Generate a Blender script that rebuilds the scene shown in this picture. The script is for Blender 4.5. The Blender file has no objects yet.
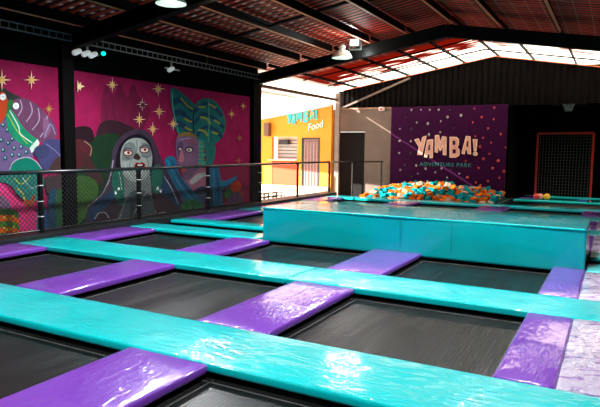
import bpy, bmesh, math, random
from mathutils import Vector, Matrix
random.seed(7)
C = bpy.context.scene.collection
# ------------------------------------------------------------------ camera
ROT = [[0.8776822659, 0.4791179680, 0.0109459026],
       [-0.0549585026, 0.0779350584, 0.9954424592],
       [-0.4760812988, 0.8742837637, -0.0947338248]]   # rows: right, up, forward
F = 576.8
CAM = Vector((0, 0, 1.6))
right, up, fwd = (Vector(r) for r in ROT)
cam_d = bpy.data.cameras.new('camera'); cam = bpy.data.objects.new('camera', cam_d); C.objects.link(cam)
m = Matrix.Identity(4)
for i in range(3):
    m[i][0] = right[i]; m[i][1] = up[i]; m[i][2] = -fwd[i]
m.translation = CAM
cam.matrix_world = m
cam_d.sensor_width = 36; cam_d.lens = F / 600 * 36; cam_d.clip_start = .05; cam_d.clip_end = 300
bpy.context.scene.camera = cam

def ray(px): return right * ((px[0] - 300) / F) - up * ((px[1] - 203.5) / F) + fwd
def onX(px, X): d = ray(px); return CAM + d * (X / d.x)
def onY(px, Y): d = ray(px); return CAM + d * (Y / d.y)

# ------------------------------------------------------------------ materials
MATS = {}
def mat(name, col, rough=.6, metal=0, coat=0, var=.12, scale=6, bump=0, bscale=30, spec=.5, stretch=None, emit=None, estr=0):
    if name in MATS: return MATS[name]
    mt = bpy.data.materials.new(name); mt.use_nodes = True; nt = mt.node_tree; N = nt.nodes; L = nt.links
    b = N['Principled BSDF']
    b.inputs['Roughness'].default_value = rough; b.inputs['Metallic'].default_value = metal
    b.inputs['Coat Weight'].default_value = coat; b.inputs['Specular IOR Level'].default_value = spec
    b.inputs['Coat Roughness'].default_value = .12
    tc = N.new('ShaderNodeTexCoord'); mp = N.new('ShaderNodeMapping'); L.new(tc.outputs['Object'], mp.inputs[0])
    if stretch: mp.inputs['Scale'].default_value = stretch
    nz = N.new('ShaderNodeTexNoise'); nz.inputs['Scale'].default_value = scale; nz.inputs['Detail'].default_value = 4
    L.new(mp.outputs[0], nz.inputs[0])
    mr = N.new('ShaderNodeMapRange'); mr.inputs[1].default_value = .3; mr.inputs[2].default_value = .7
    mr.inputs[3].default_value = 1 - var; mr.inputs[4].default_value = 1 + var
    L.new(nz.outputs[0], mr.inputs[0])
    mx = N.new('ShaderNodeVectorMath'); mx.operation = 'SCALE'; mx.inputs[0].default_value = col[:3]
    L.new(mr.outputs[0], mx.inputs['Scale']); L.new(mx.outputs[0], b.inputs['Base Color'])
    if bump:
        n2 = N.new('ShaderNodeTexNoise'); n2.inputs['Scale'].default_value = bscale; n2.inputs['Detail'].default_value = 3
        L.new(mp.outputs[0], n2.inputs[0])
        bp = N.new('ShaderNodeBump'); bp.inputs['Strength'].default_value = bump; bp.inputs['Distance'].default_value = .02
        L.new(n2.outputs[0], bp.inputs['Height']); L.new(bp.outputs[0], b.inputs['Normal']); L.new(bp.outputs[0], b.inputs['Coat Normal'])
    if emit:
        b.inputs['Emission Color'].default_value = (*emit, 1); b.inputs['Emission Strength'].default_value = estr
    MATS[name] = mt; return mt

def vinyl(name, col, along, rough=.3, wr=.5):
    """glossy vinyl cover: fine creases across the pad plus broad slackness"""
    mt = mat(name, col, rough, coat=1.0, var=.06, scale=1.5, spec=.15); mt.node_tree.nodes['Principled BSDF'].inputs['Coat Roughness'].default_value = .07
    nt = mt.node_tree; N = nt.nodes; L = nt.links; b = N['Principled BSDF']
    tc = N.new('ShaderNodeTexCoord')
    mp = N.new('ShaderNodeMapping'); mp.inputs['Scale'].default_value = (5, 1.3, 1) if along == 'y' else (1.3, 5, 1)
    mp.inputs['Rotation'].default_value = (0, 0, .5)
    L.new(tc.outputs['Object'], mp.inputs[0])
    n1 = N.new('ShaderNodeTexNoise'); n1.inputs['Scale'].default_value = 2.2; n1.inputs['Detail'].default_value = 3; n1.inputs['Distortion'].default_value = 1.2
    L.new(mp.outputs[0], n1.inputs[0])
    # creases gather in patches
    n3 = N.new('ShaderNodeTexNoise'); n3.inputs['Scale'].default_value = 1.1; L.new(tc.outputs['Object'], n3.inputs[0])
    r3 = N.new('ShaderNodeMapRange'); r3.inputs[1].default_value = .48; r3.inputs[2].default_value = .68; L.new(n3.outputs[0], r3.inputs[0])
    mp2 = N.new('ShaderNodeMapping'); mp2.inputs['Scale'].default_value = (3, 11, 1) if along == 'x' else (11, 3, 1)
    mp2.inputs['Rotation'].default_value = (0, 0, -.35)
    L.new(tc.outputs['Object'], mp2.inputs[0])
    n2 = N.new('ShaderNodeTexNoise'); n2.inputs['Scale'].default_value = 2.6; n2.inputs['Detail'].default_value = 2; n2.inputs['Distortion'].default_value = .8
    L.new(mp2.outputs[0], n2.inputs[0])
    mu = N.new('ShaderNodeMath'); mu.operation = 'MULTIPLY'; L.new(n2.outputs[0], mu.inputs[0]); L.new(r3.outputs[0], mu.inputs[1])
    ad = N.new('ShaderNodeMath'); ad.operation = 'MULTIPLY_ADD'; L.new(n1.outputs[0], ad.inputs[0]); ad.inputs[1].default_value = .45; L.new(mu.outputs[0], ad.inputs[2])
    bp = N.new('ShaderNodeBump'); bp.inputs['Strength'].default_value = wr; bp.inputs['Distance'].default_value = .03
    L.new(ad.outputs[0], bp.inputs['Height']); L.new(bp.outputs[0], b.inputs['Normal']); L.new(bp.outputs[0], b.inputs['Coat Normal'])
    return mt

TEAL = (0.0, .60, .62); PURP = (.21, .055, .50)
m_teal = vinyl('teal_vinyl', TEAL, 'x', .3, .5)
m_purp = vinyl('purple_vinyl', PURP, 'y', .3, .52)
m_glare_purp = vinyl('glare_painted_vinyl', (.62, .55, .70), 'y', .25, 1.0)  # purple pad cover with its white glare painted into the colour
def break_up_glare(mt):  # lets purple show through the painted glare in flecks
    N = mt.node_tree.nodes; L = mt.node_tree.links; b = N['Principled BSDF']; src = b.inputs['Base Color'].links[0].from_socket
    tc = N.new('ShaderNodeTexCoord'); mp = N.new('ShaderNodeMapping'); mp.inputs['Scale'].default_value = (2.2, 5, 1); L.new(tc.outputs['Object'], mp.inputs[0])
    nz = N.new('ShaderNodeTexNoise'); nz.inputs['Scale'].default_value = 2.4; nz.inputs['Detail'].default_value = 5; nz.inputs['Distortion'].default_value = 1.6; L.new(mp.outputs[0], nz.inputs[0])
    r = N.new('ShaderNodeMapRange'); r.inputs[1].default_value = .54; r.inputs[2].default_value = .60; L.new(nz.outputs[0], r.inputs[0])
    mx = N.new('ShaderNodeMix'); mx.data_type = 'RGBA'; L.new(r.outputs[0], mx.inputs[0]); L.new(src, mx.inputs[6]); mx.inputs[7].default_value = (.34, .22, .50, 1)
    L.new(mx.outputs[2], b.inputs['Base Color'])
break_up_glare(m_glare_purp)
m_block = vinyl('teal_block_vinyl', (0.0, .38, .41), 'x', .3, .2)
m_white_stitch = mat('white_stitch', (.75, .75, .72), .6)
m_black = mat('black_paint', (.008, .008, .009), .5)
m_blackwall = mat('black_wall_paint', (.0015, .0015, .0015), .9, spec=.05)
m_steel_dark = mat('dark_steel', (.0025, .0025, .0025), .6, spec=.06)
m_rail = mat('black_rail_steel', (.015, .016, .017), .25, spec=.6)
m_floor = mat('concrete_floor', (.05, .048, .045), .8, bump=.2)
m_gal = mat('galvanised', (.22, .27, .27), .45, metal=.6)
m_post = mat('black_post', (.004, .004, .004), .5, spec=.15)
m_net = mat('black_net', (.01, .01, .01), .8)

def mat_bed():
    mt = mat('trampoline_mesh', (.010, .0105, .010), .42, var=.25, scale=3, spec=.3)
    nt = mt.node_tree; N = nt.nodes; L = nt.links; b = N['Principled BSDF']
    tc = N.new('ShaderNodeTexCoord')
    w = N.new('ShaderNodeTexWave'); w.inputs['Scale'].default_value = 9; w.inputs['Distortion'].default_value = .6; w.bands_direction = 'X'
    w2 = N.new('ShaderNodeTexWave'); w2.inputs['Scale'].default_value = 14; w2.inputs['Distortion'].default_value = .5; w2.bands_direction = 'Y'
    L.new(tc.outputs['Object'], w.inputs[0]); L.new(tc.outputs['Object'], w2.inputs[0])
    nz = N.new('ShaderNodeTexNoise'); nz.inputs['Scale'].default_value = 90; L.new(tc.outputs['Object'], nz.inputs[0])
    a = N.new('ShaderNodeMath'); a.operation = 'ADD'; L.new(w.outputs['Fac'], a.inputs[0]); L.new(w2.outputs['Fac'], a.inputs[1])
    a2 = N.new('ShaderNodeMath'); a2.operation = 'ADD'; L.new(a.outputs[0], a2.inputs[0]); L.new(nz.outputs[0], a2.inputs[1])
    bp = N.new('ShaderNodeBump'); bp.inputs['Strength'].default_value = .2; bp.inputs['Distance'].default_value = .004
    L.new(a2.outputs[0], bp.inputs['Height']); L.new(bp.outputs[0], b.inputs['Normal'])
    # woven bands vary in sheen
    n4 = N.new('ShaderNodeTexNoise'); n4.inputs['Scale'].default_value = 2.5
    mp = N.new('ShaderNodeMapping'); mp.inputs['Scale'].default_value = (3, .25, 1); L.new(tc.outputs['Object'], mp.inputs[0]); L.new(mp.outputs[0], n4.inputs[0])
    r = N.new('ShaderNodeMapRange'); r.inputs[1].default_value = .35; r.inputs[2].default_value = .65; r.inputs[3].default_value = .3; r.inputs[4].default_value = .42
    L.new(n4.outputs[0], r.inputs[0]); L.new(r.outputs[0], b.inputs['Roughness'])
    return mt
m_bed = mat_bed()

# ------------------------------------------------------------------ mesh helpers
def obj(name, bm, material=None, parent=None, smooth=False, mats=None):
    me = bpy.data.meshes.new(name)
    bmesh.ops.recalc_face_normals(bm, faces=bm.faces[:])
    bm.to_mesh(me); bm.free()
    for mm in (mats or [material]):
        if mm: me.materials.append(mm)
    if smooth:
        for p in me.polygons: p.use_smooth = True
    o = bpy.data.objects.new(name, me); C.objects.link(o)
    if parent:
        o.parent = parent
        o.matrix_parent_inverse = Matrix.Identity(4)
        # meshes are authored in world space: bring them into the parent's frame
        inv = parent_world(parent).inverted()
        me.transform(inv)
    return o
def parent_world(p):
    M = Matrix.LocRotScale(p.location, p.rotation_euler, p.scale)
    if p.parent: M = parent_world(p.parent) @ M
    return M
def tag(o, label=None, cat=None, group=None, kind=None):
    if label: o['label'] = label
    if cat: o['category'] = cat
    if group: o['group'] = group
    if kind: o['kind'] = kind
    return o
def thing(name, label, cat, loc=(0, 0, 0), rz=0, group=None):
    o = bpy.data.objects.new(name, None); C.objects.link(o); o.location = loc; o.rotation_euler = (0, 0, rz)
    o.empty_display_size = .1
    return tag(o, label, cat, group)
def struct(name, bm, m_): return tag(obj(name, bm, m_), kind='structure')

def box(bm, x0, x1, y0, y1, z0, z1, bev=0, mi=0, seg=2):
    r = bmesh.ops.create_cube(bm, size=1)
    vs = r['verts']
    for v in vs:
        v.co = Vector((x0 if v.co.x < 0 else x1, y0 if v.co.y < 0 else y1, z0 if v.co.z < 0 else z1))
    fs = set(f for v in vs for f in v.link_faces)
    for f in fs: f.material_index = mi
    if bev:
        es = list(set(e for v in vs for e in v.link_edges))
        bmesh.ops.bevel(bm, geom=es, offset=bev, segments=seg, profile=.6, affect='EDGES')
    return bm
def B(): return bmesh.new()
def tube(bm, pts, r, n=8, mi=0, caps=True):
    pts = [Vector(p) for p in pts]; rings = []
    for i, p in enumerate(pts):
        d = (pts[min(i + 1, len(pts) - 1)] - pts[max(i - 1, 0)]).normalized()
        a = Vector((0, 0, 1)) if abs(d.z) < .9 else Vector((1, 0, 0))
        u = d.cross(a).normalized(); w = d.cross(u)
        rr = r[i] if isinstance(r, (list, tuple)) else r
        rings.append([bm.verts.new(p + (u * math.cos(t) + w * math.sin(t)) * rr) for t in [2 * math.pi * k / n + math.pi / n for k in range(n)]])
    for a, b in zip(rings, rings[1:]):
        for k in range(n):
            f = bm.faces.new((a[k], a[(k + 1) % n], b[(k + 1) % n], b[k])); f.material_index = mi
    if caps:
        for rg in (rings[0], rings[-1]):
            f = bm.faces.new(rg); f.material_index = mi
    return bm
def beam(bm, a, b, w, h, mi=0):
    """rectangular bar from a to b, w sideways, h in the upright plane"""
    a = Vector(a); b = Vector(b); d = (b - a).normalized()
    ref = Vector((0, 0, 1)) if abs(d.z) < .95 else Vector((1, 0, 0))
    s = d.cross(ref).normalized(); t = s.cross(d).normalized()
    vs = [bm.verts.new(p + s * (i * w / 2) + t * (j * h / 2)) for p in (a, b) for i, j in ((-1, -1), (1, -1), (1, 1), (-1, 1))]
    for q in ((0, 1, 2, 3), (4, 5, 6, 7), (0, 1, 5, 4), (1, 2, 6, 5), (2, 3, 7, 6), (3, 0, 4, 7)):
        f = bm.faces.new([vs[k] for k in q]); f.material_index = mi
    return bm
def lathe(bm, prof, c, n=20, mi=0):
    c = Vector(c); rings = []
    for r, z in prof: rings.append([bm.verts.new(c + Vector((r * math.cos(2 * math.pi * k / n), r * math.sin(2 * math.pi * k / n), z))) for k in range(n)])
    for a, b in zip(rings, rings[1:]):
        for k in range(n):
            f = bm.faces.new((a[k], a[(k + 1) % n], b[(k + 1) % n], b[k])); f.material_index = mi
    for rg, z in ((rings[0], 0), (rings[-1], 1)):
        f = bm.faces.new(rg); f.material_index = mi
    return bm

# ------------------------------------------------------------------ world & view
sc = bpy.context.scene
sc.view_settings.view_transform = 'Standard'; sc.view_settings.look = 'None'; sc.view_settings.gamma = 1
sc.view_settings.use_curve_mapping = False
sc.view_settings.exposure = 0.15
w = bpy.data.worlds.new('world'); sc.world = w; w.use_nodes = True
w.node_tree.nodes['Background'].inputs[0].default_value = (1.0, .97, .93, 1)
w.node_tree.nodes['Background'].inputs[1].default_value = 3.5

FZ = -.28                      # floor level; pad tops are z = 0
RX = -3.85                     # ridge
WX = -9.5                      # left wall face
YE = 21.0                      # end wall
def roof_z(x): return 4.95 - .167 * abs(x - RX)
def gz(x): return 4.83 - .167 * abs(x - RX)

# ------------------------------------------------------------------ setting
b = B(); box(b, -9.7, 6, -5, 25, FZ - .2, FZ); struct('floor', b, m_floor)
m_ground = mat('outdoor_paving', (.8, .66, .56), .8, var=.1)
b = B(); box(b, -24, -9.7, -5, 32, FZ - .22, FZ - .02); struct('ground', b, m_ground)
# left wall: black band above the murals, panel backing, stops at the bay opening
b = B(); box(b, WX - .25, WX - .04, -5, 14.8, FZ, 4.0); struct('wall_left', b, m_blackwall)
b = B(); box(b, WX - .25, 6, -5.2, -5, FZ, 5.2); struct('wall_rear', b, m_blackwall)
b = B(); box(b, 6, 6.2, -5.2, 24.6, FZ, 5.2); struct('wall_right', b, m_blackwall)

# ceiling sheet : dark red foil with glints painted as pale dots, and pale translucent sheets by the end wall
def m_roof():
    mt = mat('red_roof_sheet', (.62, .045, .02), .5, metal=.0, var=.35, scale=1.2, spec=.12)
    nt = mt.node_tree; N = nt.nodes; L = nt.links; bs = N['Principled BSDF']
    tc = N.new('ShaderNodeTexCoord'); sx = N.new('ShaderNodeSeparateXYZ'); L.new(tc.outputs['Object'], sx.inputs[0])
    def band(out, period, width):
        d = N.new('ShaderNodeMath'); d.operation = 'DIVIDE'; L.new(out, d.inputs[0]); d.inputs[1].default_value = period
        f = N.new('ShaderNodeMath'); f.operation = 'FRACT'; L.new(d.outputs[0], f.inputs[0])
        l = N.new('ShaderNodeMath'); l.operation = 'LESS_THAN'; L.new(f.outputs[0], l.inputs[0]); l.inputs[1].default_value = width
        return l
    ya = band(sx.outputs[1], .24, .30); xa = band(sx.outputs[0], .27, .40)
    dot = N.new('ShaderNodeMath'); dot.operation = 'MULTIPLY'; L.new(ya.outputs[0], dot.inputs[0]); L.new(xa.outputs[0], dot.inputs[1])
    left = N.new('ShaderNodeMath'); left.operation = 'LESS_THAN'; L.new(sx.outputs[0], left.inputs[0]); left.inputs[1].default_value = -6.3
    dl = N.new('ShaderNodeMath'); dl.operation = 'MULTIPLY'; L.new(dot.outputs[0], dl.inputs[0]); L.new(left.outputs[0], dl.inputs[1])
    # wire grid on the right slope
    yb = band(sx.outputs[1], .62, .05); xb = band(sx.outputs[0], .30, .07)
    g = N.new('ShaderNodeMath'); g.operation = 'MAXIMUM'; L.new(yb.outputs[0], g.inputs[0]); L.new(xb.outputs[0], g.inputs[1])
    gt = N.new('ShaderNodeMath'); gt.operation = 'GREATER_THAN'; L.new(sx.outputs[0], gt.inputs[0]); gt.inputs[1].default_value = -4.0
    gr = N.new('ShaderNodeMath'); gr.operation = 'MULTIPLY'; L.new(g.outputs[0], gr.inputs[0]); L.new(gt.outputs[0], gr.inputs[1])
    # ribs in the middle
    rb = band(sx.outputs[1], .22, .5)
    base = bs.inputs['Base Color'].links[0].from_socket
    m1 = N.new('ShaderNodeMix'); m1.data_type = 'RGBA'; L.new(rb.outputs[0], m1.inputs[0]); L.new(base, m1.inputs[6]); m1.inputs[7].default_value = (.05, .004, .003, 1)
    m2 = N.new('ShaderNodeMix'); m2.data_type = 'RGBA'; L.new(dl.outputs[0], m2.inputs[0]); L.new(m1.outputs[2], m2.inputs[6]); m2.inputs[7].default_value = (1, .55, .40, 1)
    m3 = N.new('ShaderNodeMix'); m3.data_type = 'RGBA'; L.new(gr.outputs[0], m3.inputs[0]); L.new(m2.outputs[2], m3.inputs[6]); m3.inputs[7].default_value = (.50, .17, .12, 1)
    L.new(m3.outputs[2], bs.inputs['Base Color'])
    wv = N.new('ShaderNodeTexWave'); wv.bands_direction = 'Y'; wv.inputs['Scale'].default_value = 1.65
    L.new(tc.outputs['Object'], wv.inputs[0])
    bp = N.new('ShaderNodeBump'); bp.inputs['Strength'].default_value = .6; bp.inputs['Distance'].default_value = .03
    L.new(wv.outputs['Fac'], bp.inputs['Height']); L.new(bp.outputs[0], bs.inputs['Normal'])
    return mt
mroof = m_roof()
def roof_slab(bm, y0, y1, xa, xb, th=.02):
    za, zb = roof_z(xa), roof_z(xb)
    vs = [bm.verts.new(v) for v in ((xa, y0, za), (xb, y0, zb), (xb, y1, zb), (xa, y1, za), (xa, y0, za + th), (xb, y0, zb + th), (xb, y1, zb + th), (xa, y1, za + th))]
    for q in ((0, 1, 2, 3), (4, 5, 6, 7), (0, 1, 5, 4), (1, 2, 6, 5), (2, 3, 7, 6), (3, 0, 4, 7)): bm.faces.new([vs[k] for k in q])
EY = 17.3
b = B(); roof_slab(b, -5.2, EY, -9.75, RX); roof_slab(b, -5.2, EY, RX, 6); struct('ceiling', b, mroof)
def translucent(name, col, mixd=.1, fade=False):
    mt = bpy.data.materials.new(name); mt.use_nodes = True; N = mt.node_tree.nodes; L = mt.node_tree.links
    N.remove(N['Principled BSDF']); out = N['Material Output']
    t = N.new('ShaderNodeBsdfTranslucent'); d = N.new('ShaderNodeBsdfDiffuse'); mx = N.new('ShaderNodeMixShader'); mx.inputs[0].default_value = mixd
    L.new(t.outputs[0], mx.inputs[1]); L.new(d.outputs[0], mx.inputs[2]); L.new(mx.outputs[0], out.inputs[0])
    tc = N.new('ShaderNodeTexCoord'); nz = N.new('ShaderNodeTexNoise'); nz.inputs['Scale'].default_value = 1.0; nz.inputs['Detail'].default_value = 5
    mp = N.new('ShaderNodeMapping'); mp.inputs['Scale'].default_value = (1.0, 4.5, 1); L.new(tc.outputs['Object'], mp.inputs[0]); L.new(mp.outputs[0], nz.inputs[0])
    cr = N.new('ShaderNodeValToRGB'); cr.color_ramp.elements[0].position = .38 if fade else .0; cr.color_ramp.elements[0].color = (col[0] * .2, col[1] * .035, col[2] * .022, 1)
    cr.color_ramp.elements[1].position = .5 if fade else .05; cr.color_ramp.elements[1].color = (*col, 1)
    src = nz.outputs[0]
    if fade:
        sx = N.new('ShaderNodeSeparateXYZ'); L.new(tc.outputs['Object'], sx.inputs[0])
        mr = N.new('ShaderNodeMapRange'); mr.inputs[1].default_value = 17.6; mr.inputs[2].default_value = 21.0; mr.inputs[3].default_value = -.22; mr.inputs[4].default_value = .20  # red to white fade paints the band of light near the gable
        L.new(sx.outputs[1], mr.inputs[0]); ad = N.new('ShaderNodeMath'); L.new(mr.outputs[0], ad.inputs[0]); L.new(nz.outputs[0], ad.inputs[1])
        m2 = N.new('ShaderNodeMapRange'); m2.inputs[1].default_value = -9.5; m2.inputs[2].default_value = -2.0; m2.inputs[3].default_value = -.15; m2.inputs[4].default_value = .05; L.new(sx.outputs[0], m2.inputs[0])
        a2 = N.new('ShaderNodeMath'); L.new(ad.outputs[0], a2.inputs[0]); L.new(m2.outputs[0], a2.inputs[1]); src = a2.outputs[0]
    L.new(src, cr.inputs[0]); L.new(cr.outputs[0], t.inputs[0]); L.new(cr.outputs[0], d.inputs[0])
    return mt
m_sky = translucent('translucent_sheet', (.98, .93, .86), fade=True)
m_sky2 = translucent('translucent_strip', (.98, .95, .9))
b = B(); roof_slab(b, EY, 22.6, -9.75, RX); roof_slab(b, EY, 22.6, RX, 6); struct('window_1', b, m_sky)

# end wall : cladding gable above, rendered block wall with doorway at the left, dark alcove on the right
def m_clad(name, col):
    mt = mat(name, col, .8, var=.15, spec=.05); nt = mt.node_tree; N = nt.nodes; L = nt.links
    tc = N.new('ShaderNodeTexCoord'); wv = N.new('ShaderNodeTexWave'); wv.bands_direction = 'X'; wv.inputs['Scale'].default_value = 1.5
    L.new(tc.outputs['Object'], wv.inputs[0])
    bp = N.new('ShaderNodeBump'); bp.inputs['Strength'].default_value = 1; bp.inputs['Distance'].default_value = .08
    L.new(wv.outputs['Fac'], bp.inputs['Height']); L.new(bp.outputs[0], N['Principled BSDF'].inputs['Normal'])
    return mt
mclad = m_clad('brown_cladding', (.0022, .0013, .001))
b = B()
def gz_(x): return gz(x)
prof = [(-9.75, 3.16), (6, 3.16), (6, gz(6)), (RX, gz(RX)), (-9.75, gz(-9.75))]
f0 = [b.verts.new((x, YE, z)) for x, z in prof]; f1 = [b.verts.new((x, YE + .05, z)) for x, z in prof]
b.faces.new(f0); b.faces.new(f1)
for k in range(5): b.faces.new((f0[k], f0[(k + 1) % 5], f1[(k + 1) % 5], f1[k]))
struct('wall_back', b, mclad)
m_render = mat('grey_render', (.17, .125, .10), .85, var=.1, scale=3, bump=.15)
b = B(); box(b, -8.6, -7.4, YE, YE + .2, FZ, 3.16); box(b, -9.85, -8.6, YE, YE + .2, 2.28, 3.16); box(b, -10.0, -9.78, YE, YE + .2, FZ, 3.16)
struct('wall_back', b, m_render)
b = B(); box(b, -9.77, -8.61, YE + .12, YE + .17, FZ, 2.27)
for k in range(18): box(b, -9.77, -8.61, YE + .105, YE + .12, FZ + .02 + k * .14, FZ + .13 + k * .14)
d1 = struct('door_1', b, mat('black_roller_door', (.006, .005, .005), .7, spec=.2))
b = B(); box(b, -3.3, 6, 24.4, 24.6, FZ, 4.3); struct('wall_alcove', b, m_blackwall)
b = B(); box(b, -3.35, -3.25, YE + .06, 24.4, FZ, 4.3); struct('wall_alcove', b, m_blackwall)
b = B(); box(b, -3.35, 6, YE + .06, 24.6, 4.3, 4.4); struct('ceiling', b, m_blackwall)
b = B(); box(b, -7.4, -3.36, YE + .1, YE + .2, FZ, 3.16); struct('wall_back', b, m_blackwall)

# steel portal frames
FY = [1.4, 7.9, 14.55, 20.75]
nm = ['behind the front trampolines', 'between the two painted mural panels', 'where the mural ends and the open bay begins', 'against the end wall gable']
m_white_steel = mat('weathered_pale_steel', (.22, .16, .13), .6)
for i, y in enumerate(FY):
    t = thing('portal_frame', 'black steel portal frame ' + nm[i], 'roof frame', (WX, y, FZ))
    b = B()
    if i < 3: box(b, WX - .03, WX + .09, y - (.21 if i == 1 else .17), y + (.06 if i == 1 else .25), FZ, 3.75)
    else: box(b, WX - .02, WX + .16, y - .55, y - .43, FZ, 3.72)
    obj('column', b, m_steel_dark if i < 3 else m_white_steel, t)
    b = B()
    if i < 3:
        for s, xe in ((1, -9.35), (1, 6)):
            z0, z1 = roof_z(xe) - .41, roof_z(RX) - .41
            beam(b, (xe, y, z0), (RX, y, z1), .16, .30)
        for xe, s in ((-9.35, 1),):
            # haunch
            pr = [(xe, 3.64), (xe, roof_z(xe) - .3), (xe + 2.2, roof_z(xe + 2.2) - .3), (xe + 2.2, roof_z(xe + 2.2) - .56)]
            a0 = [b.verts.new((x, y - .08, z)) for x, z in pr]; a1 = [b.verts.new((x, y + .08, z)) for x, z in pr]
            b.faces.new(a0); b.faces.new(a1)
            for k in range(4): b.faces.new((a0[k], a0[(k + 1) % 4], a1[(k + 1) % 4], a1[k]))
    else:
        for xe in (-9.5, 6):
            beam(b, (xe, YE + .0, gz(xe) + .01), (RX, YE + .0, gz(RX) + .01), .1, .03)
    obj('rafter', b, [m_steel_dark, m_steel_dark, mat('grey_rafter', (.005, .006, .0055), .6, spec=.1), mat('rusty_edge', (.6, .12, .03), .5)][i], t)
# purlins
ordn = ['first', 'second', 'third', 'fourth', 'fifth', 'sixth', 'seventh', 'eighth', 'ninth']
for i in range(9):
    x = [-9.05, -7.95, -6.95, -5.88, -4.9, -3.75, -2.6, -1.3, -.1][i]
    zt = roof_z(x)
    b = B(); box(b, x - .012, x + .012, -5, 14.48, zt - .235, zt - .022)
    box(b, x + .012, x + .07, -5, 14.48, zt - .235, zt - .222, mi=1)
    o = obj('roof_purlin', b, mats=[m_steel_dark, mat('flange_highlight', (.65, .2, .08), .5)])  # orange flange colour paints the bright highlight along each purlin
    tag(o, 'deep black roof purlin over the trampolines, %s from the mural' % ordn[i], 'roof beam')
    b = B(); box(b, x - .012, x + .02, 14.62, 22.2, zt - .11, zt - .022)
    tag(obj('roof_purlin', b, m_steel_dark), 'thin black purlin under the bright far roof sheets, %s from the mural' % ordn[i], 'roof beam')
# bridging rods across the purlins
for j, (y, nme) in enumerate([(11.2, 'over the middle trampolines'), (17.4, 'over the open bay'), (19.3, 'closest to the end wall')]):
    b = B()
    for xe in (-9.4, 3):
        beam(b, (xe, y, roof_z(xe) - .13), (RX, y, roof_z(RX) - .13), .03, .04)
    tag(obj('bridging_rod', b, m_steel_dark), 'thin dark bridging rod crossing the roof ' + nme, 'roof beam')

# header beam and translucent strip over the open bay
b = B(); tube(b, [(WX + .03, 14.82, 3.47), (WX + .03, 20.18, 3.47)], .055, 8)
tag(obj('header_pipe', b, mat('brown_pipe', (.14, .07, .045), .5)), 'brown steel pipe spanning the top of the open bay', 'pipe')
b = B(); box(b, WX - .06, WX - .04, 14.82, 20.18, 3.5, 3.98); tag(obj('window_2', b, m_sky2), kind='structure')

# diagonal brace on the gable
b = B(); p0, p1 = onY((340, 109), YE - .1), onY((410, 78), YE - .1); beam(b, p0, p1, .05, .07)
tag(obj('diagonal_brace', b, mat('dull_steel', (.12, .085, .07), .6)), 'pale diagonal steel brace in front of the brown cladding above the grey wall', 'brace')
b = B(); p0, p1 = onY((338, 107), YE - .04), onY((391, 107), YE - .04); box(b, p0.x, p1.x, YE - .05, YE, 3.14, 3.2)
tag(obj('trim_1', b, mat('brown_trim', (.3, .16, .1), .6)), kind='structure')
p = onY((382, 109), YE - .06); b = B(); box(b, p.x - .1, p.x + .1, YE - .16, YE - .01, p.z - .07, p.z + .07, .02)
t = tag(obj('siren_box', b, mat('white_plastic', (.8, .75, .72), .4)), 'small white alarm box with red lens high on the grey wall', 'alarm')
b = B(); box(b, p.x - .05, p.x + .05, YE - .185, YE - .161, p.z - .045, p.z + .03); obj('lens', b, mat('red_plastic', (.6, .02, .02), .3), t)

# ------------------------------------------------------------------ pads and trampolines
TR = [(3.33, 4.15), (6.06, 6.90), (8.56, 9.16), (9.80, 10.30), (12.45, 13.28), (15.02, 15.86), (17.50, 18.12)]
TN = ['nearest teal pad strip sweeping across the foreground', 'second teal pad strip from the camera', 'short teal pad piece level with the block front',
      'short teal pad piece level with the block back', 'teal pad strip just beyond the big teal block', 'teal pad strip two rows beyond the teal block', 'farthest long teal pad strip, in front of the foam pit']
PC = [(-8.62, -7.88), (-5.99, -5.24), (-3.35, -2.57), (-.69, -.277), (-.275, .55)]
PN = ['along the mural railing', 'in the second column from the mural', 'in the middle column', 'in the right column', 'at the right picture edge with creased shiny cover']
TH = .07
def pad(name, x0, x1, y0, y1, material, label, cat='pad', top=0.0, tilt=0):
    b = B(); box(b, x0, x1, y0, y1, top - TH, top, .022, seg=3)
    # slightly crowned, slack cover
    es = [e for e in b.edges if e.calc_length() > .5]
    bmesh.ops.subdivide_edges(b, edges=es, cuts=int(max(x1 - x0, y1 - y0) / .22), use_grid_fill=True)
    cx, cy = (x0 + x1) / 2, (y0 + y1) / 2
    rnd = random.random() * 20
    for v in b.verts:
        v.co -= Vector((cx, cy, top))
        if v.co.z > -.02:
            u = abs(v.co.x) / ((x1 - x0) / 2); w_ = abs(v.co.y) / ((y1 - y0) / 2)
            v.co.z += .010 * (1 - u ** 4) * (1 - w_ ** 4) + .003 * math.sin(v.co.x * 7 + v.co.y * 5 + rnd) * (1 - u ** 6) * (1 - w_ ** 6)
        v.co.z += tilt * (v.co.x + (x1 - x0) / 2)
    o = obj(name, b, material, smooth=True); o.location = (cx, cy, top)
    return tag(o, label, cat)
XL, XR = -8.62, .55
for i, (a, c) in enumerate(TR):
    grp = 'teal pad strips between the trampoline rows'
    if i == 1:
        segs = [(XL, -3.50, ', left length up to the seam'), (-3.492, XR, ', right length beyond the seam')]
    elif i in (2, 3): segs = [(XL, -5.54, ', left of the block'), (-.27, XR, ', right of the block')]
    else: segs = [(XL, XR, '')]
    for x0, x1, s in segs:
        tag(pad('teal_pad', x0, x1, a, c, m_teal, TN[i] + s), group=grp)
rows = [(1.4, TR[0][0]), (TR[0][1], TR[1][0]), (TR[1][1], 8.71), (TR[3][1], TR[4][0]), (TR[4][1], TR[5][0]), (TR[5][1], TR[6][0])]
RN = ['running out of the bottom of the photo', 'between the first and second teal strips', 'just before the teal block row',
      'one row behind the teal block', 'two rows behind the teal block', 'in the farthest row']
CNAME = ['by the mural railing', 'second from the mural', 'in the middle', 'right of middle', 'at the right edge']
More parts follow.
